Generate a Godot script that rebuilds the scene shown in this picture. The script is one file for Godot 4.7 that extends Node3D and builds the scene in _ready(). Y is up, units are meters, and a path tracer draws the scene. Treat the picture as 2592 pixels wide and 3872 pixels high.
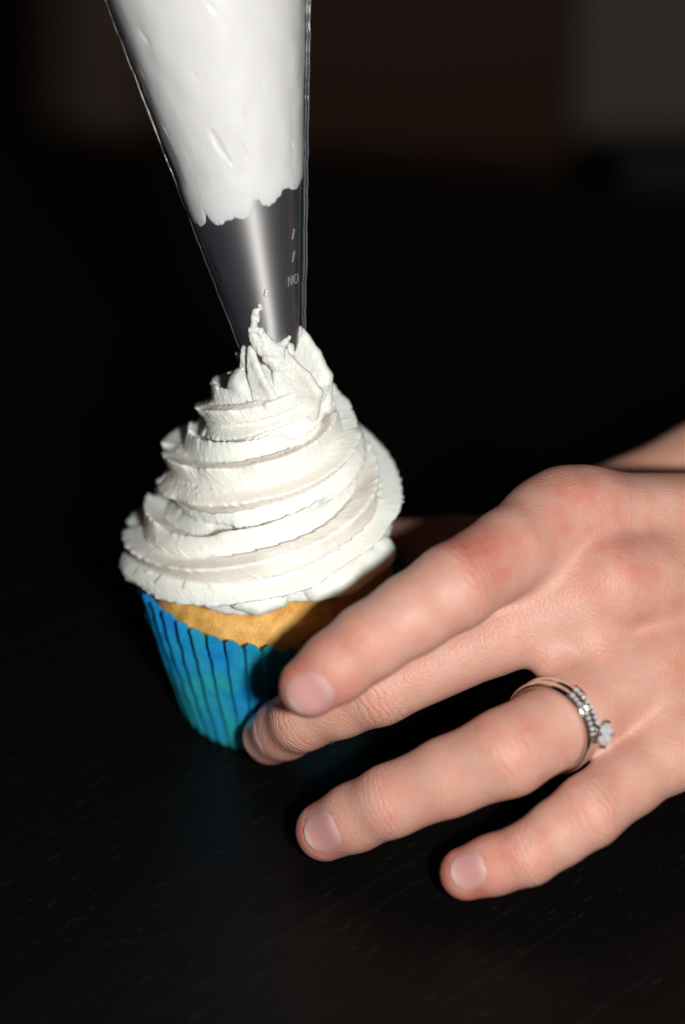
extends Node3D
# A cupcake being iced: all shapes are laid out in millimetres and turned to metres when committed.

const MM := 0.001
var taken := {}
var noise := FastNoiseLite.new()
var fine := FastNoiseLite.new()

func _ready() -> void:
	noise.seed = 11
	noise.frequency = 1.0
	noise.fractal_octaves = 2
	fine.seed = 5
	fine.frequency = 1.0
	fine.fractal_octaves = 1
	set_camera_and_light()
	build_setting()
	build_cupcake()
	build_piping_bag()
	build_hand()
	build_rings()

# ---------------------------------------------------------------- camera, light, air
func set_camera_and_light() -> void:
	var cam := Camera3D.new()
	cam.name = "camera"
	var lens := CameraAttributesPhysical.new()
	lens.frustum_focal_length = 50.76
	lens.frustum_near = 0.02
	lens.frustum_far = 20.0
	lens.frustum_focus_distance = 0.508
	lens.exposure_aperture = 2.9
	cam.attributes = lens
	add_child(cam)
	cam.position = Vector3(17.5, 335.7, 463.3) * MM
	cam.rotation_degrees = Vector3(-31, 0, 0)
	cam.current = true
	var env := Environment.new()
	env.background_mode = Environment.BG_COLOR
	env.background_color = Color(0.0060, 0.0052, 0.0048).linear_to_srgb()
	env.tonemap_mode = Environment.TONE_MAPPER_LINEAR
	env.sdfgi_enabled = true
	env.ssao_enabled = true
	env.ssil_enabled = true
	var we := WorldEnvironment.new()
	we.name = "air"
	we.environment = env
	add_child(we)
	# the flash on the camera, which is held upright so that the flash sits to the right of the lens
	var flash := OmniLight3D.new()
	flash.name = "camera_flash"
	flash.light_energy = 0.365
	flash.light_color = Color(1.0, 0.985, 0.965)
	flash.light_size = 0.016
	flash.omni_range = 6.0
	flash.omni_attenuation = 2.0
	flash.shadow_enabled = true
	flash.position = Vector3(102, 318, 474) * MM
	add_child(flash)

# ---------------------------------------------------------------- helpers
func numbered(called: String, parent: Node) -> String:
	var key := str(parent.get_instance_id()) + called
	var n: int = taken.get(key, 0)
	taken[key] = n + 1
	return called if n == 0 else "%s_%03d" % [called, n]

func thing(called: String, label: String, category: String, at := Vector3.ZERO) -> Node3D:
	var o := Node3D.new()
	o.name = numbered(called, self)
	o.position = at * MM
	o.set_meta("label", label)
	o.set_meta("category", category)
	add_child(o)
	return o

func put(called: String, mesh: Mesh, m: Material, parent: Node = self) -> MeshInstance3D:
	var o := MeshInstance3D.new()
	o.name = numbered(called, parent)
	o.mesh = mesh
	o.material_override = m
	parent.add_child(o, true)
	return o

func mat(c: Color, rough := 0.5, metal := 0.0) -> StandardMaterial3D:
	var m := StandardMaterial3D.new()
	m.albedo_color = c.linear_to_srgb()
	m.roughness = rough
	m.metallic = metal
	return m

func bump(m: StandardMaterial3D, freq: float, depth_cm: float, tile: float, cellular := false, sd := 1) -> void:
	var n := FastNoiseLite.new()
	n.seed = sd
	n.frequency = freq
	n.fractal_octaves = 3
	if cellular:
		n.noise_type = FastNoiseLite.TYPE_CELLULAR
		n.cellular_return_type = FastNoiseLite.RETURN_DISTANCE
		n.fractal_octaves = 2
	var t := NoiseTexture2D.new()
	t.width = 512
	t.height = 512
	t.seamless = true
	t.noise = n
	m.heightmap_enabled = true
	m.heightmap_texture = t
	m.heightmap_scale = depth_cm
	m.uv1_triplanar = true
	m.uv1_scale = Vector3.ONE * tile

func grid_mesh(P: PackedVector3Array, w: int, h: int, wrap := false, colors := PackedColorArray(), uvs := PackedVector2Array(), flip := false) -> ArrayMesh:
	# P holds h rows of w points in millimetres; wrap joins the last column to the first
	var N := PackedVector3Array()
	N.resize(P.size())
	var idx := PackedInt32Array()
	var cols := w if wrap else w - 1
	for j in h - 1:
		for i in cols:
			var a := j * w + i
			var b := j * w + (i + 1) % w
			var c := a + w
			var d := b + w
			var n1 := (P[c] - P[a]).cross(P[b] - P[a])
			var n2 := (P[c] - P[b]).cross(P[d] - P[b])
			if flip:
				n1 = -n1
				n2 = -n2
				idx.append_array([a, c, b, b, c, d])
			else:
				idx.append_array([a, b, c, b, d, c])
			N[a] += n1
			N[b] += n1 + n2
			N[c] += n1 + n2
			N[d] += n2
	for i in N.size():
		N[i] = N[i].normalized() if N[i].length_squared() > 1e-16 else Vector3.UP
	return commit(P, N, idx, colors, uvs)

func commit(P: PackedVector3Array, N: PackedVector3Array, idx: PackedInt32Array, colors := PackedColorArray(), uvs := PackedVector2Array()) -> ArrayMesh:
	var V := PackedVector3Array()
	V.resize(P.size())
	for i in P.size():
		V[i] = P[i] * MM
	var arr := []
	arr.resize(Mesh.ARRAY_MAX)
	arr[Mesh.ARRAY_VERTEX] = V
	arr[Mesh.ARRAY_NORMAL] = N
	arr[Mesh.ARRAY_INDEX] = idx
	if colors.size():
		arr[Mesh.ARRAY_COLOR] = colors
	if uvs.size():
		arr[Mesh.ARRAY_TEX_UV] = uvs
	var am := ArrayMesh.new()
	am.add_surface_from_arrays(Mesh.PRIMITIVE_TRIANGLES, arr)
	return am

func box_mesh(lo: Vector3, hi: Vector3) -> ArrayMesh:
	var st := SurfaceTool.new()
	var b := BoxMesh.new()
	b.size = (hi - lo) * MM
	st.append_from(b, 0, Transform3D(Basis(), (lo + hi) * 0.5 * MM))
	return st.commit()

func lathe(profile: Array, seg := 48, axis := Vector3.UP, base := Vector3.ZERO) -> ArrayMesh:
	# profile: [radius, distance along the axis]
	var side := axis.cross(Vector3.FORWARD).normalized()
	var other := side.cross(axis).normalized()
	var P := PackedVector3Array()
	for q in profile:
		for i in seg:
			var a := TAU * i / seg
			P.append(base + axis * q[1] + (side * cos(a) + other * sin(a)) * q[0])
	return grid_mesh(P, seg, profile.size(), true)

func tube(points: PackedVector3Array, radii: PackedFloat32Array, seg := 8) -> ArrayMesh:
	var P := PackedVector3Array()
	var up := Vector3(0.3, 0.9, 0.2).normalized()
	for k in points.size():
		var t := (points[mini(k + 1, points.size() - 1)] - points[maxi(k - 1, 0)]).normalized()
		var s := t.cross(up).normalized()
		var o := s.cross(t)
		for i in seg:
			var a := TAU * i / seg
			P.append(points[k] + (s * cos(a) + o * sin(a)) * radii[k])
	return grid_mesh(P, seg, points.size(), true)

func knots(table: Array, t: float, col: int) -> float:
	# smooth interpolation in a table of rows [t, values...]
	var n := table.size()
	var k := 0
	while k < n - 2 and t > table[k + 1][0]:
		k += 1
	var p0: Array = table[maxi(k - 1, 0)]
	var p1: Array = table[k]
	var p2: Array = table[k + 1]
	var p3: Array = table[mini(k + 2, n - 1)]
	var h: float = p2[0] - p1[0]
	var u := clampf((t - p1[0]) / h, 0.0, 1.0)
	var m1: float = (p2[col] - p0[col]) / maxf(p2[0] - p0[0], 1e-6) * h
	var m2: float = (p3[col] - p1[col]) / maxf(p3[0] - p1[0], 1e-6) * h
	var u2 := u * u
	var u3 := u2 * u
	return (2 * u3 - 3 * u2 + 1) * p1[col] + (u3 - 2 * u2 + u) * m1 + (3 * u2 - 2 * u3) * p2[col] + (u3 - u2) * m2

# ---------------------------------------------------------------- smooth bodies: a field of tapered capsules meshed as surface nets
class Field:
	var A := PackedVector3Array()
	var AB := PackedVector3Array()
	var IL := PackedFloat32Array()
	var RA := PackedFloat32Array()
	var RD := PackedFloat32Array()
	var G := PackedInt32Array()
	var K := PackedFloat32Array()      # smoothing inside each group
	var reach := 0.0
	var margin := 0.0
	var join := 5.0                    # smoothing between groups
	var cell := 0.8
	var rough := 0.0                   # relief of the surface and its size
	var rough_size := 1.0
	var lumps: FastNoiseLite
	var lo := Vector3(1e9, 1e9, 1e9)
	var hi := Vector3(-1e9, -1e9, -1e9)
	var nx := 0
	var ny := 0
	var nz := 0
	var blocks := []
	var results := []
	const B := 4

	func bone(a: Vector3, b: Vector3, ra: float, rb: float, g := 0) -> void:
		A.append(a)
		AB.append(b - a)
		IL.append(1.0 / maxf((b - a).length_squared(), 1e-9))
		RA.append(ra)
		RD.append(rb - ra)
		G.append(g)
		var m := Vector3.ONE * (maxf(ra, rb) + 4.0 * cell)
		lo = lo.min(a - m).min(b - m)
		hi = hi.max(a + m).max(b + m)

	func at(p: Vector3, near: PackedInt32Array) -> float:
		var total := 1e6
		var d := 1e6
		var last := -1
		var k := 1.0
		for i in near:
			var g := G[i]
			if g != last:
				if last >= 0:
					var hh := maxf(join - absf(total - d), 0.0) / join
					total = minf(total, d) - hh * hh * hh * join / 6.0
				d = 1e6
				last = g
				k = K[g]
			var pa := p - A[i]
			var t := clampf(pa.dot(AB[i]) * IL[i], 0.0, 1.0)
			var e := (pa - AB[i] * t).length() - RA[i] - RD[i] * t
			var h := maxf(k - absf(d - e), 0.0) / k
			d = minf(d, e) - h * h * h * k / 6.0
		var h2 := maxf(join - absf(total - d), 0.0) / join
		total = minf(total, d) - h2 * h2 * h2 * join / 6.0
		if rough > 0.0:
			total -= rough * lumps.get_noise_3d(p.x / rough_size, p.y / rough_size, p.z / rough_size)
		return total

	func all() -> PackedInt32Array:
		return PackedInt32Array(range(A.size()))

	func near_to(p: Vector3, within: float, among: PackedInt32Array) -> PackedInt32Array:
		var out := PackedInt32Array()
		for i in among:
			var pa := p - A[i]
			var t := clampf(pa.dot(AB[i]) * IL[i], 0.0, 1.0)
			if (pa - AB[i] * t).length() - RA[i] - RD[i] * t < within:
				out.append(i)
		return out

	func grad(p: Vector3, near: PackedInt32Array, e := 0.12) -> Vector3:
		var a := at(p + Vector3(e, -e, -e), near)
		var b := at(p + Vector3(-e, -e, e), near)
		var c := at(p + Vector3(-e, e, -e), near)
		var d := at(p + Vector3(e, e, e), near)
		return (Vector3(a - b - c + d, -a - b + c + d, -a + b - c + d)) / (4.0 * e)

	func work(n: int) -> void:
		var found := [PackedInt64Array(), PackedVector3Array(), PackedVector3Array(), PackedInt64Array()]
		var big: Vector3i = blocks[n]
		var close := near_to(lo + (Vector3(big) + Vector3.ONE * B) * cell, cell * B * 1.7321 + reach, all())
		for q in 8:
			part(big + Vector3i(q & 1, (q >> 1) & 1, q >> 2) * B, close, found)
		results[n] = found

	func part(corner: Vector3i, close: PackedInt32Array, found: Array) -> void:
		var base := lo + Vector3(corner) * cell
		var half := cell * B * 0.5
		var mid := base + Vector3.ONE * half
		var diag := half * 1.7321
		var near := near_to(mid, diag + reach, close)
		if near.is_empty():
			return
		var here := at(mid, near)
		if here > diag + 2.0 * cell + rough or here < -(diag + 2.0 * cell + rough + 8.0 * margin):
			return
		var keys: PackedInt64Array = found[0]
		var P: PackedVector3Array = found[1]
		var N: PackedVector3Array = found[2]
		var edges: PackedInt64Array = found[3]
		var W := B + 1
		var F := PackedFloat32Array()
		F.resize(W * W * W)
		for z in W:
			for y in W:
				for x in W:
					F[x + W * (y + W * z)] = at(base + Vector3(x, y, z) * cell, near)
		var steps := [1, W, W * W]
		for z in B:
			for y in B:
				for x in B:
					var o := x + W * (y + W * z)
					var neg := F[o] < 0.0
					var key := (corner.x + x) + nx * ((corner.y + y) + ny * (corner.z + z))
					for ax in 3:
						if (F[o + steps[ax]] < 0.0) != neg:
							edges.append(key * 8 + ax * 2 + (1 if neg else 0))
					var inside := 0
					for q in 8:
						if F[o + (q & 1) + W * ((q >> 1) & 1) + W * W * (q >> 2)] < 0.0:
							inside += 1
					if inside == 0 or inside == 8:
						continue
					var sum := Vector3.ZERO
					var cnt := 0
					for q in 8:
						var fq := F[o + (q & 1) + W * ((q >> 1) & 1) + W * W * (q >> 2)]
						for ax in 3:
							if q & (1 << ax):
								continue
							var r := q | (1 << ax)
							var fr := F[o + (r & 1) + W * ((r >> 1) & 1) + W * W * (r >> 2)]
							if (fq < 0.0) != (fr < 0.0):
								var u := fq / (fq - fr)
								var c := Vector3(q & 1, (q >> 1) & 1, q >> 2)
								c[ax] += u
								sum += c
								cnt += 1
					var p := base + (Vector3(x, y, z) + sum / cnt) * cell
					var g := grad(p, near)
					p -= g * (at(p, near) / maxf(g.length_squared(), 0.2))
					keys.append(key)
					P.append(p)
					N.append(grad(p, near).normalized())
		found[0] = keys
		found[1] = P
		found[2] = N
		found[3] = edges

	func share(h: int) -> void:
		for n in range(h, blocks.size(), 4):
			work(n)

	func mesh() -> Array:
		# [points, normals, indices]
		var size := (hi - lo) / cell
		const BB := B * 2
		nx = int(ceil(size.x / BB)) * BB + 2
		ny = int(ceil(size.y / BB)) * BB + 2
		nz = int(ceil(size.z / BB)) * BB + 2
		reach = join + rough + cell
		for k in K:
			reach = maxf(reach, k + rough + cell + 4.0 * margin)
		var every := all()
		for bz in range(0, nz - 2, BB):
			for by in range(0, ny - 2, BB):
				for bx in range(0, nx - 2, BB):
					var mid := lo + (Vector3(bx, by, bz) + Vector3.ONE * B) * cell
					if near_to(mid, cell * B * 1.7321 + cell, every).size():
						blocks.append(Vector3i(bx, by, bz))
		results.resize(blocks.size())
		var hands := []
		for h in 4:
			var th := Thread.new()
			th.start(share.bind(h))
			hands.append(th)
		for th in hands:
			th.wait_to_finish()
		var P := PackedVector3Array()
		var N := PackedVector3Array()
		var at_key := {}
		for r in results:
			for i in r[0].size():
				at_key[r[0][i]] = P.size() + i
			P.append_array(r[1])
			N.append_array(r[2])
		var idx := PackedInt32Array()
		var stride := [1, nx, nx * ny]
		for r in results:
			for e in r[3]:
				var key: int = e >> 3
				var ax: int = (e >> 1) & 3
				var u: int = stride[(ax + 1) % 3]
				var v: int = stride[(ax + 2) % 3]
				var ring := [key, key - u, key - u - v, key - v]
				for q in 4:
					if not at_key.has(ring[q]):      # two blocks judged a corner differently: put the missing point on the surface
						var cx: int = ring[q] % nx
						var cy: int = (ring[q] / nx) % ny
						var cz: int = ring[q] / (nx * ny)
						var m := lo + (Vector3(cx, cy, cz) + Vector3.ONE * 0.5) * cell
						var g := grad(m, every)
						at_key[ring[q]] = P.size()
						P.append(m - g * (at(m, every) / maxf(g.length_squared(), 0.2)))
						N.append(g.normalized())
				var a: int = at_key[ring[0]]
				var b: int = at_key[ring[1]]
				var c: int = at_key[ring[2]]
				var d: int = at_key[ring[3]]
				if e & 1:
					idx.append_array([a, c, b, a, d, c])
				else:
					idx.append_array([a, b, c, a, c, d])
		# close the few pinholes that are left
		var open := {}
		for t in range(0, idx.size(), 3):
			for q in 3:
				var i0 := idx[t + q]
				var i1 := idx[t + (q + 1) % 3]
				if not open.erase(Vector2i(i1, i0)):
					open[Vector2i(i0, i1)] = true
		var after := {}
		for e in open:
			after[e.x] = e.y
		while after.size():
			var first: int = after.keys()[0]
			var loop := [first]
			var at_now: int = after[first]
			after.erase(first)
			while at_now != first and after.has(at_now) and loop.size() < 60:
				loop.append(at_now)
				var nxt: int = after[at_now]
				after.erase(at_now)
				at_now = nxt
			for q in range(1, loop.size() - 1):
				idx.append_array([loop[0], loop[q + 1], loop[q]])
		return [P, N, idx]

# ---------------------------------------------------------------- the setting
func build_setting() -> void:
	var wood := mat(Color(1, 1, 1), 0.42)
	var img := Image.create(2048, 1024, false, Image.FORMAT_RGB8)
	var base := Color(0.0030, 0.0027, 0.0026).linear_to_srgb()
	img.fill(base)
	var rng := RandomNumberGenerator.new()
	rng.seed = 42
	for k in 260:   # broad, barely lighter bands of grain
		var y := rng.randi_range(0, 1023)
		var g := rng.randf_range(0.0022, 0.0044)
		img.fill_rect(Rect2i(rng.randi_range(0, 1800), y, rng.randi_range(150, 900), rng.randi_range(1, 5)), Color(g * 1.08, g, g * 0.94).linear_to_srgb())
	for k in 8000:  # pores that the dark stain left pale
		var x := rng.randi_range(0, 2047)
		var y := rng.randi_range(0, 1023)
		var l := rng.randi_range(2, 16)
		var g := 0.0035 + 0.018 * pow(rng.randf(), 5.0)
		var c := Color(g * 1.05, g, g * 0.93).linear_to_srgb()
		var drift := rng.randf_range(-0.06, 0.06)
		for i in l:
			img.set_pixel((x + i) % 2048, posmod(y + int(i * drift), 1024), c)
	wood.albedo_texture = ImageTexture.create_from_image(img)
	wood.metallic_specular = 0.26
	var im2 := Image.create(1024, 512, false, Image.FORMAT_RGB8)
	im2.fill(Color(0.8, 0.8, 0.8))
	for k in 9000:
		var g := rng.randf_range(0.2, 0.75)
		im2.fill_rect(Rect2i(rng.randi_range(0, 1023), rng.randi_range(0, 511), rng.randi_range(3, 20), 1), Color(g, g, g))
	wood.heightmap_enabled = true
	wood.heightmap_texture = ImageTexture.create_from_image(im2)
	wood.heightmap_scale = 0.004
	# the top as one slab with a rounded far edge; its grain runs obliquely through the picture
	var P := PackedVector3Array()
	var uv := PackedVector2Array()
	var rows := [[560.0, -28.0], [560.0, -1.0], [559.0, 0.0], [200.0, 0.0], [-150.0, 0.0], [-430.0, 0.0], [-432.2, -0.8], [-433.0, -3.0], [-433.0, -28.0], [560.0, -28.0]]
	var ang := deg_to_rad(41)
	for r in rows:
		for i in 9:
			var x := -760.0 + 190.0 * i
			var p := Vector3(x, r[1], r[0] + (0.235 * x + 56.0 if r[0] < -300.0 else 0.0))
			P.append(p)
			var q := Vector2(x, r[0] + r[1])
			uv.append(Vector2((q.x * cos(ang) - q.y * sin(ang)) / 400.0, (q.x * sin(ang) + q.y * cos(ang)) / 200.0))
	var table := thing("table", "black-brown wooden table top with fine pale grain under the cupcake", "table")
	put("table_top", grid_mesh(P, 9, rows.size(), false, PackedColorArray(), uv), wood, table)
	for sx in [-1, 1]:
		for z in [-130.0, 500.0]:
			put("leg", box_mesh(Vector3(sx * 700.0 - 30.0, -750, z - 30.0), Vector3(sx * 700.0 + 30.0, -28.2, z + 30.0)), wood, table)
	# what stands behind, far out of focus
	var floor_m := mat(Color(0.035, 0.02, 0.014), 0.5)
	put("floor", box_mesh(Vector3(-2500, -800, -1500), Vector3(2500, -750, 1500)), floor_m).set_meta("kind", "structure")
	var wall := put("wall", box_mesh(Vector3(-2500, -750, -1400), Vector3(2500, 1800, -1340)), mat(Color(0.235, 0.205, 0.185), 0.8))
	wall.set_meta("kind", "structure")
	var brown := mat(Color(0.105, 0.066, 0.046), 0.6)
	var dark := mat(Color(0.060, 0.024, 0.011), 0.5)
	var cab := thing("cabinet", "dark brown wooden cupboard, blurred, behind the far edge of the table", "cabinet", Vector3(0, -750, -1100))
	put("body", box_mesh(Vector3(-900, 0, -200), Vector3(195, 1500, 0)), dark, cab)
	put("side_panel", box_mesh(Vector3(-310, 0, 2), Vector3(-135, 1500, 22)), brown, cab)
	var chair := thing("chair", "dark chair back, blurred, beyond the table at the right", "chair", Vector3(390, -750, -620))
	var cm := mat(Color(0.008, 0.007, 0.0065), 0.6)
	put("backrest", box_mesh(Vector3(-225, 420, -12), Vector3(260, 655, 12)), cm, chair)
	for x in [-215.0, 226.0]:
		put("leg", box_mesh(Vector3(x, 0, -14), Vector3(x + 26.0, 419.8, 14)), cm, chair)

# ---------------------------------------------------------------- cupcake
const RIM_R := 34.3
const RIM_Y := 38.5
const FOOT_R := 24.6

func build_cupcake() -> void:
	var cup := thing("cupcake", "cupcake in a pleated blue paper case with a tall white frosting swirl", "cupcake")
	build_wrapper(cup)
	build_cake(cup)
	build_swirl(cup)

func build_wrapper(cup: Node3D) -> void:
	var paper := mat(Color(1, 1, 1), 0.45)
	paper.vertex_color_use_as_albedo = true
	paper.metallic_specular = 0.5
	bump(paper, 0.02, 0.012, 60.0, false, 3)
	var pleats := 46
	var seg := pleats * 16
	var rows := 34
	var P := PackedVector3Array()
	var C := PackedColorArray()
	for shell in 2:      # outside going up, inside going down, so that the paper has its thickness
		for jj in rows + 1:
			var j := jj if shell == 0 else rows - jj
			var v := float(j) / rows
			for i in seg:
				var a := TAU * i / seg
				var wob := 0.05 * noise.get_noise_3d(cos(a) * 5, v * 2.0, sin(a) * 5) + 0.03 * noise.get_noise_2d(v * 9.0, a * 20.0)
				var ph := fposmod(a / TAU * pleats + wob * 1.6, 1.0)
				# each pleat: a broad face leaning one way, then a quick fold back
				var saw := ph / 0.70 if ph < 0.70 else (1.0 - ph) / 0.30
				saw = lerpf(saw, 0.5 - 0.5 * cos(saw * PI), 0.25)
				var amp := lerpf(1.0, 3.3, pow(v, 1.2))
				var r := lerpf(FOOT_R, RIM_R, v + 0.06 * sin(v * PI)) + amp * (saw - 0.6)
				r += 0.35 * noise.get_noise_3d(cos(a) * 9, v * 7, sin(a) * 9) * (0.3 + v)
				var tall := RIM_Y + -3.4 * cos(a) + 0.8 * noise.get_noise_2d(a * 3.0, 7.0) + 4.4 * (pow(maxf(0.0, sin(PI * pow(ph, 1.25))), 0.7) - 0.6)
				var y := v * tall + 0.25
				if j < 2:
					r -= (0.7 if j == 0 else 0.15)
				if shell == 1:
					r -= 0.22
				P.append(Vector3(cos(a) * r, y, sin(a) * r))
				# grease has soaked the lower paper to a darker teal
				var soak := clampf(0.95 - 0.80 * v + 0.75 * noise.get_noise_3d(cos(a) * 2.2, v * 2.2, sin(a) * 2.2) + 0.25 * noise.get_noise_3d(cos(a) * 9, v * 6, sin(a) * 9) + 0.3 * cos(a - 1.2), 0, 1)
				C.append(Color(0.008, 0.215, 0.58).lerp(Color(0.018, 0.31, 0.39), soak))
	# the foot
	for i in seg:
		var a := TAU * i / seg
		P.append(Vector3(cos(a) * 3.0, 0.3, sin(a) * 3.0))
		C.append(Color(0.01, 0.28, 0.36))
	# the lathe above ran: outside up, inside down; put the foot first instead, so that it closes below
	put("paper_case", grid_mesh(P, seg, 2 * (rows + 1) + 1, true, C), paper, cup)

func build_cake(cup: Node3D) -> void:
	var crumb := mat(Color(1, 1, 1), 0.42)
	crumb.vertex_color_use_as_albedo = true
	crumb.subsurf_scatter_enabled = true
	crumb.subsurf_scatter_strength = 0.06
	bump(crumb, 0.07, 0.04, 45.0, false, 9)
	var seg := 200
	var P := PackedVector3Array()
	var C := PackedColorArray()
	var prof := [[22.0, 1.0], [26.3, 18.0], [29.2, 30.0], [30.4, 34.0], [30.7, 36.0], [30.4, 38.5], [29.4, 41.2], [27.8, 43.6], [25.0, 45.6], [21.0, 47.2], [15.0, 48.5], [8.0, 49.2], [0.1, 49.5]]
	var n := 46
	for j in n + 1:
		var t := float(j) / n * (prof.size() - 1)
		var k := mini(int(t), prof.size() - 2)
		var r := lerpf(prof[k][0], prof[k + 1][0], t - k)
		var y := lerpf(prof[k][1], prof[k + 1][1], t - k)
		for i in seg:
			var a := TAU * i / seg
			var d := 0.55 * noise.get_noise_3d(cos(a) * r / 6, y / 6, sin(a) * r / 6) + 0.20 * noise.get_noise_3d(cos(a) * r / 1.3, y / 1.6, sin(a) * r / 1.6 + 40)
			P.append(Vector3(cos(a) * (r + d * 0.6), y + d + 0.6 * cos(a), sin(a) * (r + d * 0.6)))
			var b := 0.5 + 0.8 * noise.get_noise_3d(cos(a) * r / 4 + 9, y / 4, sin(a) * r / 4) + 0.5 * noise.get_noise_3d(cos(a) * r / 1.2, y / 1.2, sin(a) * r / 1.2)
			C.append(Color(0.80, 0.47, 0.13).lerp(Color(0.58, 0.25, 0.04), clampf(0.75 * b - 0.12, 0, 1)))
	put("cake", grid_mesh(P, seg, n + 1, true, C), crumb, cup)

func frosting_material(tone := Color(0.955, 0.895, 0.825), sss := 0.34) -> StandardMaterial3D:
	var f := mat(tone, 0.42)
	f.clearcoat_enabled = true
	f.clearcoat = 0.6
	f.clearcoat_roughness = 0.22
	f.subsurf_scatter_enabled = true
	f.subsurf_scatter_strength = sss
	f.metallic_specular = 0.42
	bump(f, 0.05, 0.012, 60.0, false, 21)
	return f

var path := [
	# turn, distance from the axis, height, rope radius   (turn 0 is the left, a quarter is the front)
	[-0.5, 18.5, 51.0, 6.5],
	[-0.38, 21.0, 50.0, 10.0],
	[-0.25, 23.0, 48.0, 11.5],
	[-0.1, 24.5, 47.2, 12.2],
	[0.0, 25.0, 48.4, 12.6],
	[0.125, 25.2, 52.6, 12.3],
	[0.25, 23.4, 57.2, 12.2],
	[0.375, 21.0, 60.0, 12.4],
	[0.5, 19.3, 61.5, 12.5],
	[0.75, 18.8, 65.5, 12.2],
	[1.0, 17.0, 68.3, 11.4],
	[1.25, 14.3, 74.6, 10.9],
	[1.5, 12.6, 78.0, 10.6],
	[1.75, 11.2, 80.6, 10.0],
	[2.0, 9.2, 84.6, 9.0],
	[2.25, 7.4, 89.2, 8.4],
	[2.5, 6.4, 91.3, 7.8],
	[3.0, 3.2, 96.0, 6.4],
	[3.25, 1.6, 99.0, 5.4],
	[3.5, 0.5, 102.0, 4.2],
]

func path_at(t: float) -> Vector3:
	var a := PI - t * TAU    # angle on the plan, x = cos, z = sin: left, front, right
	var r := knots(path, t, 1)
	return Vector3(cos(a) * r, knots(path, t, 2), sin(a) * r)

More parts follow.
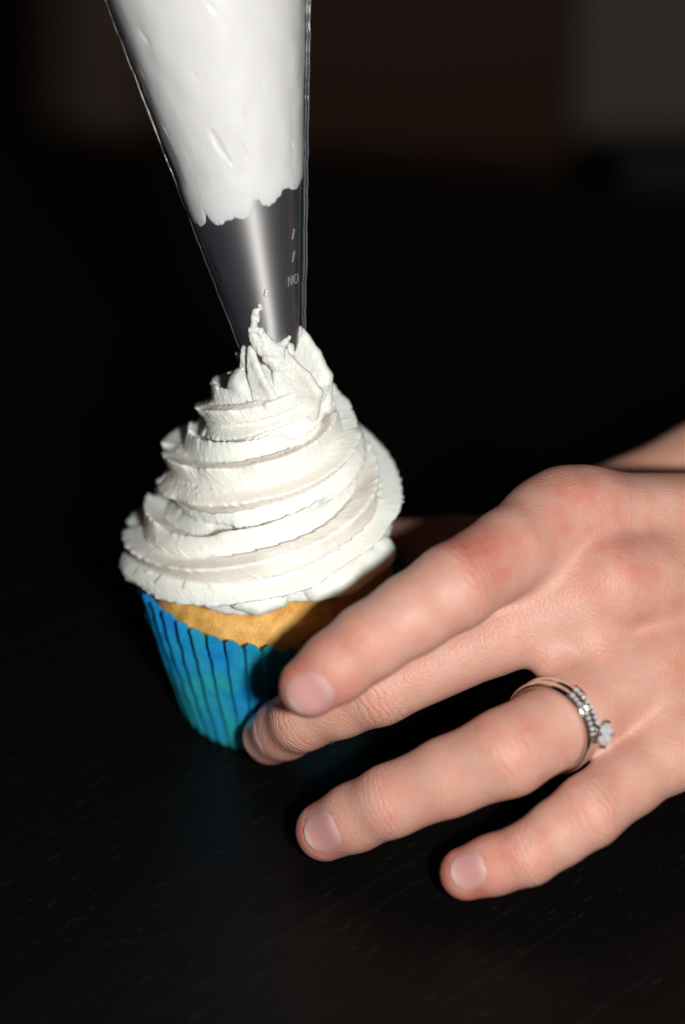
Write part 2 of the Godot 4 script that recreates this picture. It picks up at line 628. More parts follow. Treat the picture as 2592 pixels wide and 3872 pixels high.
func build_swirl(cup: Node3D) -> void:
	var cream := frosting_material()
	var t0 := -0.5
	var t1 := 3.2
	var steps := 1150
	var around := 144
	var P := PackedVector3Array()
	for s in steps + 1:
		var t := lerpf(t0, t1, float(s) / steps)
		var c := path_at(t)
		var tan := (path_at(t + 0.004) - path_at(t - 0.004)).normalized()
		var a := PI - t * TAU
		var out := Vector3(cos(a), 0, sin(a))
		out = (out - tan * out.dot(tan)).normalized()
		var up := out.cross(tan).normalized()
		if up.y < 0 and absf(tan.y) < 0.8:
			up = -up
		var R := knots(path, t, 3)
		var close := clampf((t - t0) / 0.06, 0, 1)
		R *= sqrt(1.0 - (1.0 - close) * (1.0 - close)) if close < 1.0 else 1.0
		var shut := clampf((t1 - t) / 0.10, 0, 1)
		R *= sqrt(1.0 - (1.0 - shut) * (1.0 - shut)) if shut < 1.0 else 1.0
		var run := t * 120.0
		var twist := 0.55 - 1.65 * t - 0.12 * t * t + 0.12 * sin(t * 5.3)
		for i in around:
			var f := TAU * i / around
			var ph := f + twist
			var lobe := 8.0 * ph / TAU
			var which := roundf(lobe)
			var who := float(posmod(int(which), 8))
			var x := absf(lobe - which) * 2.0        # 0 on a crest, 1 in a groove
			var soft := clampf((sqrt(x * x + 0.005) - 0.0707) / 0.9318, 0.0, 1.0)
			var scoop := pow(sin(soft * PI / 2.0), 0.85)
			var vary := 1.0 + 0.55 * noise.get_noise_2d(who * 7.3, t * 3.0)
			# the lips of the crests are finely torn
			var tear := 0.0
			if x < 0.3:
				var w := 1.0 - x / 0.3
				var much := clampf(0.5 + 1.4 * noise.get_noise_2d(run * 0.045, who * 5.0 + 90), 0.1, 1.2)
				tear = w * much * (0.013 * sin(run * 3.0 + who * 2.0 + 4.0 * noise.get_noise_2d(run * 0.12, who)) + 0.030 * noise.get_noise_2d(run * 0.45, who * 9.0))
			if x < 0.6:
				tear -= (1.0 - x / 0.6) * 0.15 * smoothstep(0.22, 0.5, noise.get_noise_2d(run * 0.035, who * 13.0 + 400.0))
			var at_left := exp(-pow((fposmod(t + 0.5, 1.0) - 0.47) / 0.09, 2.0))
			if x < 0.6 and at_left > 0.02:
				tear -= (1.0 - x / 0.6) * 0.20 * at_left * smoothstep(0.0, 0.35, noise.get_noise_2d(run * 0.14, who * 7.0 + 33.0))
			var rr := R * (1.05 - lerpf(0.36, 0.33, clampf(t / 3.0, 0, 1)) * vary * scoop + tear)
			# the lowest crest slumped into a long lip at the left
			rr += 5.5 * exp(-pow((t - 0.03) / 0.06, 2.0)) * exp(-pow((f if f < PI else f - TAU) + 0.22, 2.0) / 0.05)
			rr -= 7.0 * exp(-pow((t - 0.02) / 0.13, 2.0)) * exp(-pow((f if f < PI else f - TAU) + 1.10, 2.0) / 0.26)
			rr += R * 0.045 * noise.get_noise_3d(run * 0.05, cos(f) * 1.2, sin(f) * 1.2)
			var dirv := out * cos(f) + up * sin(f)
			var p := c + dirv * rr
			p.y += 0.07 * R * (1.0 - scoop) * maxf(0, cos(f))      # the crests hook upward
			var bub := fine.get_noise_3d(p.x * 0.85, p.y * 0.85, p.z * 0.85)
			p += dirv * (1.3 * maxf(0.0, bub - 0.46) - 0.8 * maxf(0.0, -bub - 0.62))
			P.append(p)
	put("frosting_swirl", grid_mesh(P, around, steps + 1, true), cream, cup)
	# the cream inside, which closes the middle of the coil
	var F := Field.new()
	F.cell = 0.8
	F.K = PackedFloat32Array([4.0, 1.0])
	F.join = 2.0
	F.lumps = fine
	F.rough = 0.18
	F.rough_size = 3.4
	F.bone(Vector3(0, 60, 0), Vector3(0, 92, 0), 21.5, 6)
	F.bone(Vector3(-0.5, 88, 1), Vector3(0.5, 98.5, 2.5), 7.0, 3.6)
	F.bone(Vector3(-6.5, 88, 2.5), Vector3(-5.0, 95.5, 4.0), 5.0, 4.2)
	F.bone(Vector3(-5.0, 95.0, 4.0), Vector3(3.0, 96.5, 7.0), 4.2, 4.0)
	# dabs that squeezed out under the first coil
	F.bone(Vector3(-7.0, 50.6, 29.5), Vector3(-2.8, 49.8, 29.6), 2.6, 3.2, 1)
	F.bone(Vector3(-2.8, 49.8, 29.6), Vector3(2.5, 50.6, 29.4), 3.0, 2.2, 1)
	F.bone(Vector3(11.0, 52.0, 26.5), Vector3(18.5, 52.4, 22.5), 3.4, 4.2, 1)
	F.bone(Vector3(18.5, 52.4, 22.5), Vector3(26, 53.5, 13.0), 4.2, 4.6, 1)
	F.bone(Vector3(-28, 47.5, 16.0), Vector3(-22, 48.5, 21.0), 4.4, 3.8, 1)
	var r := F.mesh()
	put("frosting_dab", commit(r[0], r[1], r[2]), cream, cup)
	build_peaks(cup, cream)

func build_peaks(cup: Node3D, cream: Material) -> void:
	# flaps of cream that the nozzle pulled up as it lifted: each a sheet between two edges that run into one tip
	var thin := frosting_material(Color(0.80, 0.765, 0.71), 0.18)
	var flaps := [
		[[Vector3(7.1, 107.6, -1.7), Vector3(6.2, 105, 0), Vector3(5.4, 102, 2.2), Vector3(4.6, 98, 5), Vector3(3.5, 92, 6)],
		[Vector3(7.3, 107.6, -1.7), Vector3(9.0, 104.3, -1.5), Vector3(11.2, 100.5, -1.3), Vector3(13.6, 95.5, 0.2), Vector3(13.6, 88.0, 2.0)], 0.9, 1.5],
		[[Vector3(2.6, 105.8, 4.6), Vector3(2.0, 103.4, 7.0), Vector3(1.8, 100.5, 9.0), Vector3(1.8, 96.5, 10.0), Vector3(2.0, 91, 9.5)],
		[Vector3(2.9, 105.8, 4.6), Vector3(5.6, 103.2, 7.6), Vector3(9.2, 100.4, 9.9), Vector3(11.6, 96.3, 10.2), Vector3(10.5, 89, 8.5)], 0.7, 1.25],
		[[Vector3(-4.3, 106.4, 6.1), Vector3(-4.5, 103, 7.8), Vector3(-4.3, 99, 9.2), Vector3(-3.0, 94, 10.0), Vector3(-1.5, 90, 10)],
		[Vector3(-4.1, 106.4, 6.1), Vector3(-2.7, 103, 8.9), Vector3(-0.8, 99.5, 10.8), Vector3(1.2, 95.5, 11.0), Vector3(3.0, 90, 10.5)], 0.5, 0.8],
		[[Vector3(-6.0, 104.8, 2.7), Vector3(-6.3, 101, 4.2), Vector3(-6.3, 97, 5.2), Vector3(-5.5, 91, 6)],
		[Vector3(-5.8, 104.8, 2.7), Vector3(-5.2, 101, 4.8), Vector3(-4.5, 97, 6.5), Vector3(-3.0, 91, 8)], 0.45, 0.6],
		[[Vector3(-2.6, 99.5, 6), Vector3(-2.6, 96, 7), Vector3(-2.6, 91, 7)], [Vector3(3.0, 100.0, 6), Vector3(3.0, 96, 7), Vector3(3.0, 91, 7)], 1.2, 1.4],
	]
	for q in flaps:
		var F := Field.new()
		F.cell = 0.4
		F.K = PackedFloat32Array([1.6])
		F.join = 1.0
		F.lumps = noise
		F.rough = 0.10
		F.rough_size = 1.6
		var n: int = q[0].size()
		for k in n - 1:
			var f0 := float(k) / (n - 1)
			var f1 := float(k + 1) / (n - 1)
			F.bone(q[1][k], q[1][k + 1], lerpf(0.3, q[3], sqrt(f0)), lerpf(0.3, q[3], sqrt(f1)))
			for m in 5:
				var f := (m + 0.5) / 5.0
				var l: Vector3 = (q[0][k] as Vector3).lerp(q[0][k + 1], f)
				var r: Vector3 = (q[1][k] as Vector3).lerp(q[1][k + 1], f)
				var w := lerpf(0.28, q[2], sqrt(lerpf(f0, f1, f)))
				F.bone(l, r, w, w)
		var r := F.mesh()
		put("frosting_peak", commit(r[0], r[1], r[2]), thin, cup)

# ---------------------------------------------------------------- piping bag
var bag_tip := Vector3(0.4, 104.6, 0.0)
var bag_dir := Vector3(-13.3, 76.4, -21.3).normalized()

func bag_frame() -> Array:
	var side := (Vector3.RIGHT - bag_dir * bag_dir.x).normalized()
	return [side, side.cross(bag_dir).normalized()]      # right, and towards the camera

func bag_radius(s: float) -> float:
	return 7.7 + 0.187 * s

func on_bag(s: float, a: float, r: float) -> Vector3:
	# a = 0 faces the camera, positive to the right
	var fr := bag_frame()
	return bag_tip + bag_dir * s + (fr[0] * sin(a) + fr[1] * cos(a)) * r

func build_piping_bag() -> void:
	var bag := thing("piping_bag", "clear plastic piping bag full of white frosting with a steel nozzle, held over the cupcake", "piping bag")
	var film := mat(Color(0.50, 0.60, 0.80, 0.06), 0.12)
	film.transparency = BaseMaterial3D.TRANSPARENCY_ALPHA
	film.albedo_color.a = 0.03
	var edge := mat(Color(0.7, 0.76, 0.86), 0.15)
	edge.transparency = BaseMaterial3D.TRANSPARENCY_ALPHA
	edge.albedo_color.a = 0.05
	edge.metallic_specular = 0.35
	var long := 150.0
	# film
	var seg := 160
	var rows := 130
	var P := PackedVector3Array()
	for j in rows + 1:
		for i in seg:
			var a := TAU * i / seg
			var s0 := -0.6 - 1.6 * cos(a) + 1.4 * sin(a)
			var s := lerpf(s0, long, pow(float(j) / rows, 1.1))
			var w := 0.30 * noise.get_noise_3d(cos(a) * 1.5, s * 0.05, sin(a) * 1.5) + 0.10 * noise.get_noise_3d(cos(a) * 4, s * 0.15, sin(a) * 4)
			P.append(on_bag(s, a, bag_radius(s) + w))
	put("bag_film", grid_mesh(P, seg, rows + 1, true), film, bag)
	# the two welded side seams
	for sx in [-1.0, 1.0]:
		for strip in (1 if sx < 0 else 2):
			var Q := PackedVector3Array()
			for j in 161:
				var s: float = -1.5 + sx * 1.6 + (long + 1.0) * j / 160.0
				var wob := 0.22 * noise.get_noise_2d(s * 0.11, sx * 5.0) + 0.1 * noise.get_noise_2d(s * 0.4, sx * 9.0)
				var r0 := bag_radius(s) - 0.15 + strip * 0.55 + wob
				var wide := 0.35 if strip == 0 else 0.4
				var a0 := on_bag(s, sx * PI / 2, r0)
				var b0 := on_bag(s, sx * PI / 2, r0 + wide)
				var f: Vector3 = bag_frame()[1] * (0.14 if strip == 1 else 0.08)
				Q.append_array([a0 + f, b0 + f, b0 - f, a0 - f])
			put("seam", grid_mesh(Q, 4, 161, true), edge, bag)
	# nozzle
	var steel := mat(Color(0.46, 0.455, 0.45), 0.7, 1.0)
	steel.clearcoat_enabled = true
	steel.clearcoat = 1.0
	steel.clearcoat_roughness = 0.08
	steel.anisotropy_enabled = true
	steel.anisotropy = -0.9
	var nz := PackedVector3Array()
	var nuv := PackedVector2Array()
	var nseg := 192
	var prof := [[-5.6, 0.0], [-4.6, 0.0], [-3.6, 0.0], [-2.6, 0.0], [-1.0, 0.0], [6.0, 0.0], [14.0, 0.0], [22.0, 0.0], [30.0, 0.0], [37.0, 0.0]]
	for inner in 2:
		for jj in prof.size():
			var j := jj if inner == 0 else prof.size() - 1 - jj
			var s: float = prof[j][0]
			for i in nseg:
				var a := TAU * i / nseg
				var ph := absf(fposmod(6.0 * a / TAU, 1.0) - 0.5) * 2.0        # 0 in the middle of a tooth, 1 in a notch
				var ss := s
				var r := bag_radius(s) - 0.75
				if s < 0.0:
					var k := -s / 5.6
					r = lerpf(r, 3.6 + 2.2 * ph, k * k)
					ss = s + 4.0 * k * pow(ph, 3.0)
				if inner == 1:
					r -= 0.45
				nz.append(on_bag(ss, a, r))
				nuv.append(Vector2(a / TAU, s / 40.0))
	var nozzle := put("nozzle", grid_mesh(nz, nseg, prof.size() * 2, true, PackedColorArray(), nuv), steel, bag)
	build_nozzle_marks(nozzle)
	# cream in the bag
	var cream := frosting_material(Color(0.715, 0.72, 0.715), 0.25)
	var fill := PackedVector3Array()
	var fs := 300
	var fr := 150
	for j in fr + 1:
		var u := float(j) / fr
		for i in fs:
			var a := TAU * i / fs
			var s0 := 34.8 + 2.0 * sin(a) + 0.35 * noise.get_noise_3d(cos(a) * 4, 4.0, sin(a) * 4)
			for q in [[-1.2, 0.30, 1.6], [-0.98, 0.22, 2.4], [-0.50, 0.20, 3.0], [-0.28, 0.16, 2.6], [-0.02, 0.22, 3.3], [0.48, 0.18, 2.3], [0.62, 0.12, 1.4], [1.15, 0.22, 1.1], [2.2, 0.5, 2.0], [3.3, 0.6, 2.4], [4.4, 0.5, 1.6]]:
				var e0 := (fposmod(a - q[0] + PI, TAU) - PI) / (q[1] as float)
				s0 = minf(s0, 34.8 + 2.0 * sin(a) - q[2] * sqrt(maxf(0.0, 1.0 - e0 * e0)) + 0.25 * fine.get_noise_2d(a * 9.0, 3.0))
			var s := lerpf(s0, long - 2.0, pow(u, 1.35))
			var outer := bag_radius(s) - 0.35
			var e := clampf((s - s0) / 3.0, 0.0, 1.0)
			var r := lerpf(bag_radius(s) - 0.72, outer, sqrt(e * (2.0 - e)))
			# air pockets against the film
			var pock := fine.get_noise_3d(cos(a + s * 0.02) * 5.5, s * 0.10, sin(a + s * 0.02) * 5.5 + 4.0)
			var free := smoothstep(38.0, 42.0, s)
			r -= free * 0.4 * smoothstep(0.68, 0.95, pock)
			r -= free * (0.16 + 0.25 * noise.get_noise_3d(cos(a) * 2.0, s * 0.07, sin(a) * 2.0))
			r -= free * 0.45 * pow(maxf(0.0, -sin(a)), 6.0)          # the film stands off at the left seam
			fill.append(on_bag(s, a, r))
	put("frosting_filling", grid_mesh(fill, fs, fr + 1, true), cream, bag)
	# frosting smeared on the outside of the tip
	var F := Field.new()
	F.cell = 0.32
	F.K = PackedFloat32Array([1.4])
	F.join = 0.8
	F.lumps = noise
	F.rough = 0.32
	F.rough_size = 2.4
	for q in [[5.0, -0.40, 1.0], [4.3, -0.15, 0.9], [3.0, -0.38, 1.3], [2.6, -0.12, 1.2], [1.4, -0.34, 1.5], [1.0, -0.02, 1.6], [0.2, -0.22, 1.8], [-0.8, 0.05, 1.9], [-1.0, 0.28, 1.4], [-2.2, -0.05, 1.8], [-2.6, 0.2, 1.9], [-4.0, 0.1, 1.7], [-5.0, 0.25, 1.5]]:
		var c := on_bag(q[0], q[1], bag_radius(maxf(q[0], -2.0)) - 0.1)
		F.bone(c, c + bag_dir * 0.3, q[2], (q[2] as float) * 0.9)
	F.bone(on_bag(-0.6, 0.25, 7.4), on_bag(1.4, 0.66, 7.9), 1.1, 0.55)
	F.bone(on_bag(-0.8, 0.75, 6.9), on_bag(-4.0, 0.80, 6.4), 0.8, 0.7)
	var rng := RandomNumberGenerator.new()
	rng.seed = 7
	for k in 16:
		var f := k / 15.0
		var c := on_bag(5.6 + 5.0 * f + rng.randf_range(-0.3, 0.3), -0.34 + 0.30 * f + rng.randf_range(-0.09, 0.09), bag_radius(5.6 + 5.0 * f))
		F.bone(c, c + bag_dir * rng.randf_range(0.1, 0.6), rng.randf_range(0.22, 0.5) * (1.1 - 0.5 * f), 0.25)
	F.bone(on_bag(13.0, 0.16, bag_radius(13)), on_bag(13.8, 0.18, bag_radius(13.8)), 0.4, 0.35)
	var rr := F.mesh()
	put("frosting_smear", commit(rr[0], rr[1], rr[2]), frosting_material(Color(0.78, 0.76, 0.73), 0.15), bag)

func build_nozzle_marks(nozzle: Node3D) -> void:
	# shallow stamped letters, which catch the flash
	var ink := mat(Color(0.42, 0.42, 0.42), 0.5, 0.6)
	var font := SystemFont.new()
	font.font_names = PackedStringArray(["Droid Sans"])
	for q in [["NO", 14.6, 0.98, 2.3, 0.0], ["/", 20.0, 1.02, 2.4, 0.0], ["/", 25.2, 1.03, 2.4, 0.0]]:
		var t := TextMesh.new()
		t.text = q[0]
		t.font = font
		t.font_size = 32
		t.pixel_size = q[3] * MM / 32.0
		t.depth = 0.12 * MM
		var o := put("stamped_mark", t, ink, nozzle)
		var s: float = q[1]
		var n := (on_bag(s, q[2], 10.0) - on_bag(s, q[2], 0.0)).normalized()
		var up := (bag_dir + n * 0.0).normalized()
		var z := (n - bag_dir * 0.187).normalized()
		var x := up.cross(z).normalized()
		o.transform = Transform3D(Basis(x, z.cross(x), z), on_bag(s, q[2], bag_radius(s) - 0.66) * MM)

# ---------------------------------------------------------------- hand
var H := {
	"i0": Vector3(70.0, 72.0, 26.0), "i1": Vector3(42.6, 70.5, 54.7), "i2": Vector3(23.4, 63.5, 66.3), "i3": Vector3(10.2, 54.0, 70.0),
	"m0": Vector3(79.6, 61.5, 39.0), "m1": Vector3(25.8, 39.4, 50.0), "m2": Vector3(8.0, 27.2, 45.5), "m3": Vector3(-0.2, 13.5, 34.5),
	"r0": Vector3(90.9, 43.0, 46.3), "r1": Vector3(54.5, 37.6, 72.5), "r2": Vector3(28.6, 23.0, 71.5), "r3": Vector3(13.5, 10.5, 67.0),
	"p0": Vector3(93.5, 30.0, 61.0), "p1": Vector3(73.0, 25.8, 79.2), "p2": Vector3(59.5, 17.0, 83.0), "p3": Vector3(45.8, 10.4, 82.0),
	"t0": Vector3(76, 45, 0), "t1": Vector3(47, 33, -20), "t2": Vector3(26, 28, -30),
	"w": Vector3(140, 57, 6), "w2": Vector3(141, 45, 16), "e": Vector3(235, 84, -88),
}
var hand: Field

func build_hand() -> void:
	var F := Field.new()
	hand = F
	F.cell = 0.9
	F.margin = 1.0
	F.K = PackedFloat32Array([9.0, 3.0, 3.0, 3.0, 3.0, 4.0, 10.0])
	F.join = 6.5
	# palm, with the metacarpals fanning out from the wrist
	var w: Vector3 = H.w
	var w2: Vector3 = H.w2
	F.bone(H.i0, w, 10.2, 13, 0)
	F.bone(H.m0, w + Vector3(0, -4, 4), 10.4, 13.5, 0)
	F.bone(H.r0, w2, 9.6, 13.5, 0)
	F.bone(H.p0, w2 + Vector3(4, -6, 6), 8.8, 13, 0)
	F.bone(H.i0 + Vector3(10, -9, -3), H.p0 + Vector3(12, -3, -8), 8.5, 8.5, 0)
	F.bone(H.i0 + Vector3(28, -12, -3), H.p0 + Vector3(28, -3, -16), 10, 11, 0)
	F.bone(H.t0 + Vector3(10, 2, 4), w + Vector3(0, -8, -4), 11, 14, 0)
	# tendons
	F.bone(H.i0 + Vector3(3, 7.6, 5.0), w + Vector3(-20, 9.5, 7), 2.0, 1.6, 5)
	# knuckles
	F.bone(H.i0 + Vector3(-5, 0.2, 4), H.i0 + Vector3(6, 0.6, -1), 10.0, 10.0, 0)
	F.bone(H.m0 + Vector3(2, 0.4, 1.2), H.m0 + Vector3(8, 0.0, -1), 9.0, 8.6, 0)
	# fingers
	finger(F, "i", 1, [10.6, 9.7, 8.4, 7.0])
	finger(F, "m", 2, [9.8, 8.7, 7.6, 6.9])
	finger(F, "r", 3, [10.2, 9.8, 8.2, 7.1])
	finger(F, "p", 4, [8.6, 7.9, 7.0, 6.2])
	F.bone(H.t0, H.t1, 11, 9.2, 5)
	F.bone(H.t1, H.t2, 9.2, 7.6, 5)
	# webs between the fingers
	F.bone(H.m0.lerp(H.m1, 0.18), H.r0.lerp(H.r1, 0.25), 8.0, 8.0, 5)
	F.bone(H.m0.lerp(H.m1, 0.36), H.r0.lerp(H.r1, 0.45), 5.5, 5.5, 5)
	F.bone(H.i0.lerp(H.i1, 0.25), H.m0.lerp(H.m1, 0.2), 7.0, 7.5, 5)
	F.bone(H.r0.lerp(H.r1, 0.05), H.p0.lerp(H.p1, 0.05), 8.2, 7.8, 5)
	# forearm
	F.bone(Vector3(86, 41, -28), Vector3(116, 46, -37), 11.5, 14.5, 6)
	F.bone(Vector3(116, 46, -37), H.e, 14.5, 22, 6)
	F.bone(w, H.e, 17, 24, 6)
	F.bone(w2, H.e + Vector3(4, -14, 14), 16, 23, 6)
	var r := F.mesh()
	var skin := mat(Color(1, 1, 1), 0.46)
	skin.vertex_color_use_as_albedo = true
	skin.subsurf_scatter_enabled = true
	skin.subsurf_scatter_strength = 0.10
	skin.metallic_specular = 0.4
	bump(skin, 0.07, 0.019, 45.0, true, 4)
	var who := thing("person", "left hand with two rings steadying the cupcake, palm down, fingers spread", "person")
	wrinkle(r)
	finish_skin(r)
	put("hand", commit(r[0], r[1], r[2], r[3]), skin, who)
	var nail := mat(Color(1, 1, 1), 0.22)
	nail.vertex_color_use_as_albedo = true
	nail.subsurf_scatter_enabled = true
	nail.subsurf_scatter_strength = 0.08
	for n in nails:
		put("fingernail", nail_mesh(n), nail, who)

func finger(F: Field, k: String, g: int, R: Array) -> void:
	var a: Vector3 = H[k + "0"]
	var b: Vector3 = H[k + "1"]
	var c: Vector3 = H[k + "2"]
	var d: Vector3 = H[k + "3"]
	F.bone(a, a.lerp(b, 0.5), R[0], R[0] * 0.93, g)
	F.bone(a.lerp(b, 0.5), b, R[0] * 0.93, R[1], g)
	F.bone(b, b.lerp(c, 0.5), R[1], lerpf(R[1], R[2], 0.6), g)
	F.bone(b.lerp(c, 0.5), c, lerpf(R[1], R[2], 0.6), R[2], g)
	F.bone(c, c.lerp(d, 0.55), R[2], lerpf(R[2], R[3], 0.35), g)
	F.bone(c.lerp(d, 0.55), d, lerpf(R[2], R[3], 0.35), R[3], g)

# finger, side the nail faces, how far along the last joint its middle lies, width, length
var nails := [
	["i", Vector3(0.20, 0.46, 0.86), 1.0, 10.4, 10.8],
	["m", Vector3(-0.86, 0.10, 0.50), 0.80, 11.2, 11.0],
	["r", Vector3(0.10, 0.66, 0.74), 0.80, 10.4, 10.6],
	["p", Vector3(0.15, 0.72, 0.66), 0.84, 8.8, 9.0],
]

func nail_frame(n: Array) -> Array:
	var c: Vector3 = H[n[0] + "2"]
	var d: Vector3 = H[n[0] + "3"]
	var ax := (d - c).normalized()
	var up: Vector3 = n[1]
	up = (up - ax * up.dot(ax)).normalized()
	return [c.lerp(d, n[2]), ax, up, ax.cross(up).normalized()]

func skin_at(p: Vector3, down: Vector3, near: PackedInt32Array) -> Vector3:
	for k in 30:
		var d := hand.at(p, near)
		if d < 0.01:
			break
		p += down * d
	return p

func nail_mesh(n: Array) -> ArrayMesh:
	var fr := nail_frame(n)
	var near := hand.near_to(fr[0], 14.0, hand.all())
	var P := PackedVector3Array()
	var C := PackedColorArray()
	var rows := 22
	var cols := 22
	for j in rows + 1:
		var v := float(j) / rows
		var vv := v * 2.0 - 1.0
		var wide := pow(maxf(0.0, 1.0 - pow(absf(vv), 2.3)), 0.5) if vv < 0 else pow(maxf(0.0, 1.0 - pow(absf(vv), 3.2)), 0.5)
		for i in cols + 1:
			var u := (2.0 * i / cols - 1.0)
			var edge := maxf(absf(u), absf(vv))
			var q: Vector3 = fr[0] + fr[1] * (vv * n[4] * 0.5) + fr[3] * (u * wide * n[3] * 0.5)
			var p := skin_at(q + fr[2] * 12.0, -fr[2], near)
			var rise := 0.20 * (1.0 - pow(edge, 6.0)) - 0.12 * pow(edge, 10.0) + 0.25 * smoothstep(0.3, 0.9, vv) * (1.0 - pow(absf(u), 4.0))
			P.append(p + fr[2] * rise)
			var bed := Color(0.52, 0.265, 0.25).lerp(Color(0.54, 0.31, 0.285), clampf(edge * edge * 0.9, 0, 1))
			bed = bed.lerp(Color(0.58, 0.39, 0.37), smoothstep(-0.45, -0.85, vv) * (1.0 - u * u) * 0.7)
			C.append(bed.lerp(Color(0.62, 0.46, 0.41), smoothstep(0.74, 0.90, vv + 0.10 * (1.0 - u * u))))
	return grid_mesh(P, cols + 1, rows + 1, false, C)

# joint, direction along the finger, side of the knuckle, half length, spacing, depth
func creases() -> Array:
	var out := []
	for q in [["i", 0.30, 0.50, 0.80, 0.08], ["m", -0.30, 0.35, 0.85, 0.11], ["r", 0.08, 0.62, 0.78, 0.07], ["p", 0.15, 0.58, 0.80, 0.09]]:
		for j in [1, 2]:
			var k: String = q[0]
			var a: Vector3 = (H[k + str(j + 1)] - H[k + str(j - 1)]).normalized()
			var d := Vector3(q[1], q[2], q[3])
			d = (d - a * a.dot(d)).normalized()
			out.append([H[k + str(j)], a, d, 7.0 if j == 1 else 4.6, 1.75 if j == 1 else 1.4, q[4] * (1.15 if j == 1 else 0.9)])
	return out

func crease_depth(p: Vector3, nd: float, q: Array) -> float:
	var rel: Vector3 = p - q[0]
	var along := rel.dot(q[1])
	if absf(along) > q[3] or nd < 0.12:
		return 0.0
	var side := rel.dot((q[1] as Vector3).cross(q[2]))
	var w := smoothstep(0.12, 0.6, nd) * (1.0 - smoothstep(0.45, 1.0, absf(along) / q[3]))
	var x: float = (along * (1.0 + 0.012 * side * signf(along)) + 1.1 * noise.get_noise_3d(p.x * 0.16, p.y * 0.16, p.z * 0.16)) / q[4]
	return -q[5] * w * pow(0.5 + 0.5 * cos(x * TAU), 2.0) * (1.0 + 0.8 * noise.get_noise_3d(p.x * 0.3, p.y * 0.3 + 9, p.z * 0.3))

func wrinkle(r: Array) -> void:
	# finer triangles over the finger joints, pressed in along the skin creases
	var P: PackedVector3Array = r[0]
	var N: PackedVector3Array = r[1]
	var I: PackedInt32Array = r[2]
	var zones := creases()
	var zone_of := PackedByteArray()
	zone_of.resize(P.size())
	for i in P.size():
		for z in zones.size():
			var q: Array = zones[z]
			var rel: Vector3 = P[i] - q[0]
			if rel.length_squared() < 230.0 and absf(rel.dot(q[1])) < q[3] + 1.2 and N[i].dot(q[2]) > 0.05 and rel.dot(q[2]) > 0.0:
				zone_of[i] = z + 1
	var out := PackedInt32Array()
	const S := 4
	for t in range(0, I.size(), 3):
		var z := maxi(zone_of[I[t]], maxi(zone_of[I[t + 1]], zone_of[I[t + 2]]))
		if z == 0:
			out.append_array([I[t], I[t + 1], I[t + 2]])
			continue
		var q: Array = zones[z - 1]
		var base := P.size()
		for a in S + 1:
			for b in S + 1 - a:
				var u := float(a) / S
				var v := float(b) / S
				var p := P[I[t]] * (1.0 - u - v) + P[I[t + 1]] * u + P[I[t + 2]] * v
				var n := (N[I[t]] * (1.0 - u - v) + N[I[t + 1]] * u + N[I[t + 2]] * v).normalized()
				var nd := n.dot(q[2])
				var d := crease_depth(p, nd, q)
				var ea := q[1] as Vector3
				var es := ea.cross(n).normalized()
				var da := (crease_depth(p + ea * 0.1, nd, q) - d) / 0.1
				var ds := (crease_depth(p + es * 0.1, nd, q) - d) / 0.1
				P.append(p + n * d)
				N.append((n - ea * da - es * ds).normalized())
		var row := base
		for a in S:
			var w := S + 1 - a
			for b in w - 1:
				out.append_array([row + b, row + w + b, row + b + 1])
				if b < w - 2:
					out.append_array([row + b + 1, row + w + b, row + w + b + 1])
			row += w
	r[0] = P
	r[1] = N
	r[2] = out

func finish_skin(r: Array) -> void:
	# colour: pale skin, pink over the joints and at the finger ends, mottled
	var spots := [
		[H.i1 + Vector3(5, 8, -2), 10.5, 0.8], [H.i0 + Vector3(2, 8, 6), 15.0, 0.5], [H.m0 + Vector3(3, 6, 8), 10.0, 0.5], [H.r1 + Vector3(2, 2, 0), 10.0, 0.45], [H.p1, 9.0, 0.35],
		[H.i3, 12.0, 1.25], [H.m3, 11.0, 0.9], [H.r3, 12.0, 1.0], [H.p3, 12.0, 1.3], [H.i2, 9.0, 0.35], [H.r2, 8.0, 0.3], [H.m1, 9.0, 0.5], [H.p2, 8.0, 0.4], [H.r0 + Vector3(2, 5, 6), 10.0, 0.25], [H.m2, 9.0, 0.5],
	]
	var P: PackedVector3Array = r[0]
	var C := PackedColorArray()
	C.resize(P.size())
	var pale := Color(0.56, 0.335, 0.265)
	var pink := Color(0.53, 0.155, 0.115)
	var tan := Color(0.54, 0.295, 0.19)
	for i in P.size():
		var p := P[i]
		var s := 0.0
		for q in spots:
			var d: float = (p - q[0]).length_squared() / (q[1] * q[1])
			if d < 4.0:
				s += q[2] * exp(-d * 1.3)
		var m := noise.get_noise_3d(p.x / 9, p.y / 9, p.z / 9)
		var m2 := noise.get_noise_3d(p.x / 2.6 + 30, p.y / 2.6, p.z / 2.6)
		var c := pale.lerp(tan, clampf(smoothstep(70, 130, p.x) * 0.7 + 0.3 * m, 0, 1))
		C[i] = c.lerp(pink, clampf(s * (0.66 + 0.28 * m + 0.10 * m2) + 0.17 + 0.20 * m + 0.12 * m2, 0, 1))
	r.append(C)

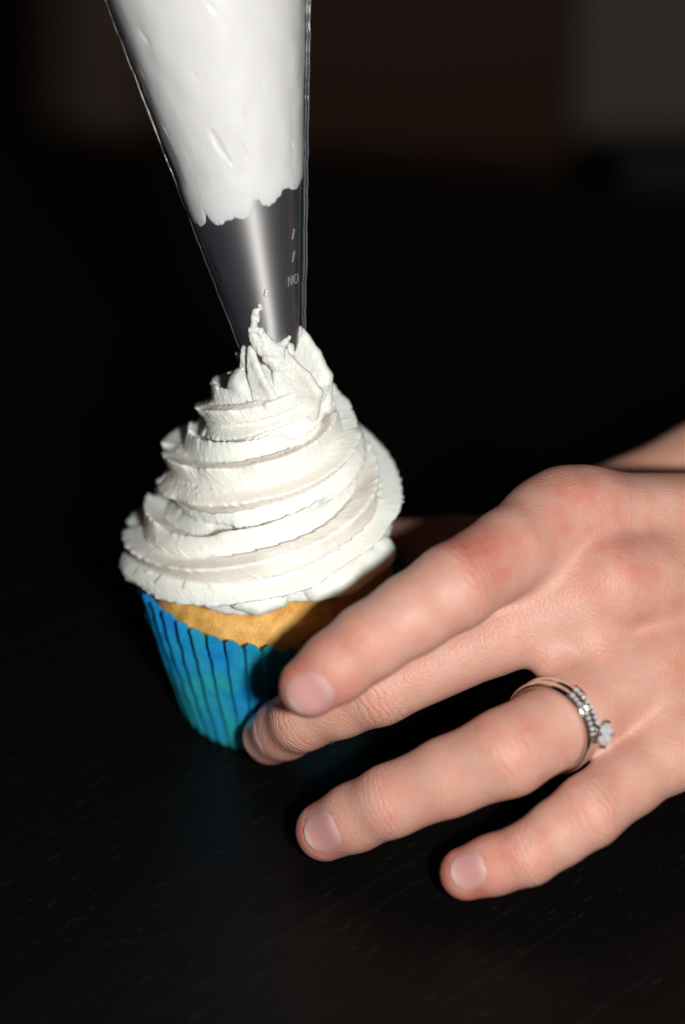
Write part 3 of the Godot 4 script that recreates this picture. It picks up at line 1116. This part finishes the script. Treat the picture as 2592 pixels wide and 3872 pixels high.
# ---------------------------------------------------------------- rings
func build_rings() -> void:
	var a: Vector3 = (H.r1 - H.r0).normalized()
	var view := Vector3(0, 0.515, 0.857)
	var dors := (view - a * a.dot(view)).normalized()
	var n := (a + dors * 0.42).normalized()                 # both rings lean back towards the knuckle
	var e1 := (dors - n * n.dot(dors)).normalized()
	var e2 := n.cross(e1)
	var mid: Vector3 = H.r0.lerp(H.r1, 0.70)
	var gold := mat(Color(0.80, 0.77, 0.74), 0.1, 1.0)
	var gem := mat(Color(0.80, 0.82, 0.84), 0.08, 0.5)
	var wed := thing("wedding_ring", "white metal wedding band with a row of small stones, nearer the fingertip", "ring")
	var eng := thing("engagement_ring", "white metal ring with a raised cluster of clear stones, nearer the knuckle", "ring")
	for k in 2:
		var root: Node3D = wed if k == 0 else eng
		var c := mid + n * (1.28 if k == 0 else -1.28)
		var R := 10.5
		put("band", band(c, n, e1, e2, R, 1.34, -9.0, 9.0), gold, root)
		var from := -0.15 if k == 0 else -0.10
		for q in 9:
			var t := from + 0.62 - 0.112 * q
			var o := put("stone", gem_mesh(0.78), gem, root)
			o.transform = Transform3D(Basis(e2.rotated(n, t), 0.4 * q) * Basis(), (c + (e1 * cos(t) + e2 * sin(t)) * (R + 0.85)) * MM)
		for rail in [-1.1, 1.1]:
			var pts := PackedVector3Array()
			var rad := PackedFloat32Array()
			for q in 25:
				var t := from + 0.70 - 1.05 * q / 24.0
				pts.append(c + n * rail + (e1 * cos(t) + e2 * sin(t)) * (R + 0.8))
				rad.append(0.24)
			put("rail", tube(pts, rad, 8), gold, root)
	# the head of the engagement ring
	var th := -0.50
	var up := e1 * cos(th) + e2 * sin(th)
	var sideways := n.cross(up)
	var hc := mid - n * 1.6 + up * 10.2
	put("setting", lathe([[1.2, -0.6], [1.6, 0.3], [2.3, 1.6], [2.8, 2.2], [2.7, 2.5], [0.1, 2.4]], 20, up, hc), gold, eng)
	for q in 7:
		var t := TAU * q / 6.0
		var at := hc + up * 2.7 + ((n * cos(t) + sideways * sin(t)) * 1.85 if q < 6 else up * 0.3)
		var o := put("stone", gem_mesh(1.05), gem, eng)
		o.transform = Transform3D(Basis(up, t + 0.3), at * MM)
	for q in 4:
		var t := TAU * q / 4.0 + 0.4
		var d := n * cos(t) + sideways * sin(t)
		put("prong", tube(PackedVector3Array([hc + d * 1.9 + up * 0.5, hc + d * 3.0 + up * 2.3, hc + d * 2.85 + up * 3.3, hc + d * 2.7 + up * 3.5]), PackedFloat32Array([0.35, 0.38, 0.42, 0.05]), 8), gold, eng)

func band(c: Vector3, n: Vector3, e1: Vector3, e2: Vector3, R: float, half: float, _lo: float, _hi: float) -> ArrayMesh:
	var prof := [[-half, -0.45], [-half, 0.35], [-half * 0.8, 0.68], [-half * 0.4, 0.82], [0.0, 0.86], [half * 0.4, 0.82], [half * 0.8, 0.68], [half, 0.35], [half, -0.45], [half * 0.6, -0.62], [-half * 0.6, -0.62]]
	var P := PackedVector3Array()
	var seg := 120
	for i in seg + 1:
		var t := TAU * i / seg
		for q in prof:
			P.append(c + n * q[0] + (e1 * cos(t) + e2 * sin(t)) * (R + q[1]))
	return grid_mesh(P, prof.size(), seg + 1, true)

func gem_mesh(r: float) -> ArrayMesh:
	var st := SurfaceTool.new()
	st.begin(Mesh.PRIMITIVE_TRIANGLES)
	st.set_smooth_group(-1)
	var ring := []
	for i in 8:
		ring.append(Vector3(cos(TAU * i / 8), 0, sin(TAU * i / 8)) * r)
	for i in 8:
		var p: Vector3 = ring[i]
		var q: Vector3 = ring[(i + 1) % 8]
		var pt := p * 0.6 + Vector3.UP * r * 0.45
		var qt := q * 0.6 + Vector3.UP * r * 0.45
		for v in [p, pt, q, q, pt, qt, pt, Vector3.UP * r * 0.5, qt, p, q, Vector3.DOWN * r * 0.7]:
			st.add_vertex(v * MM)
	st.generate_normals()
	return st.commit()
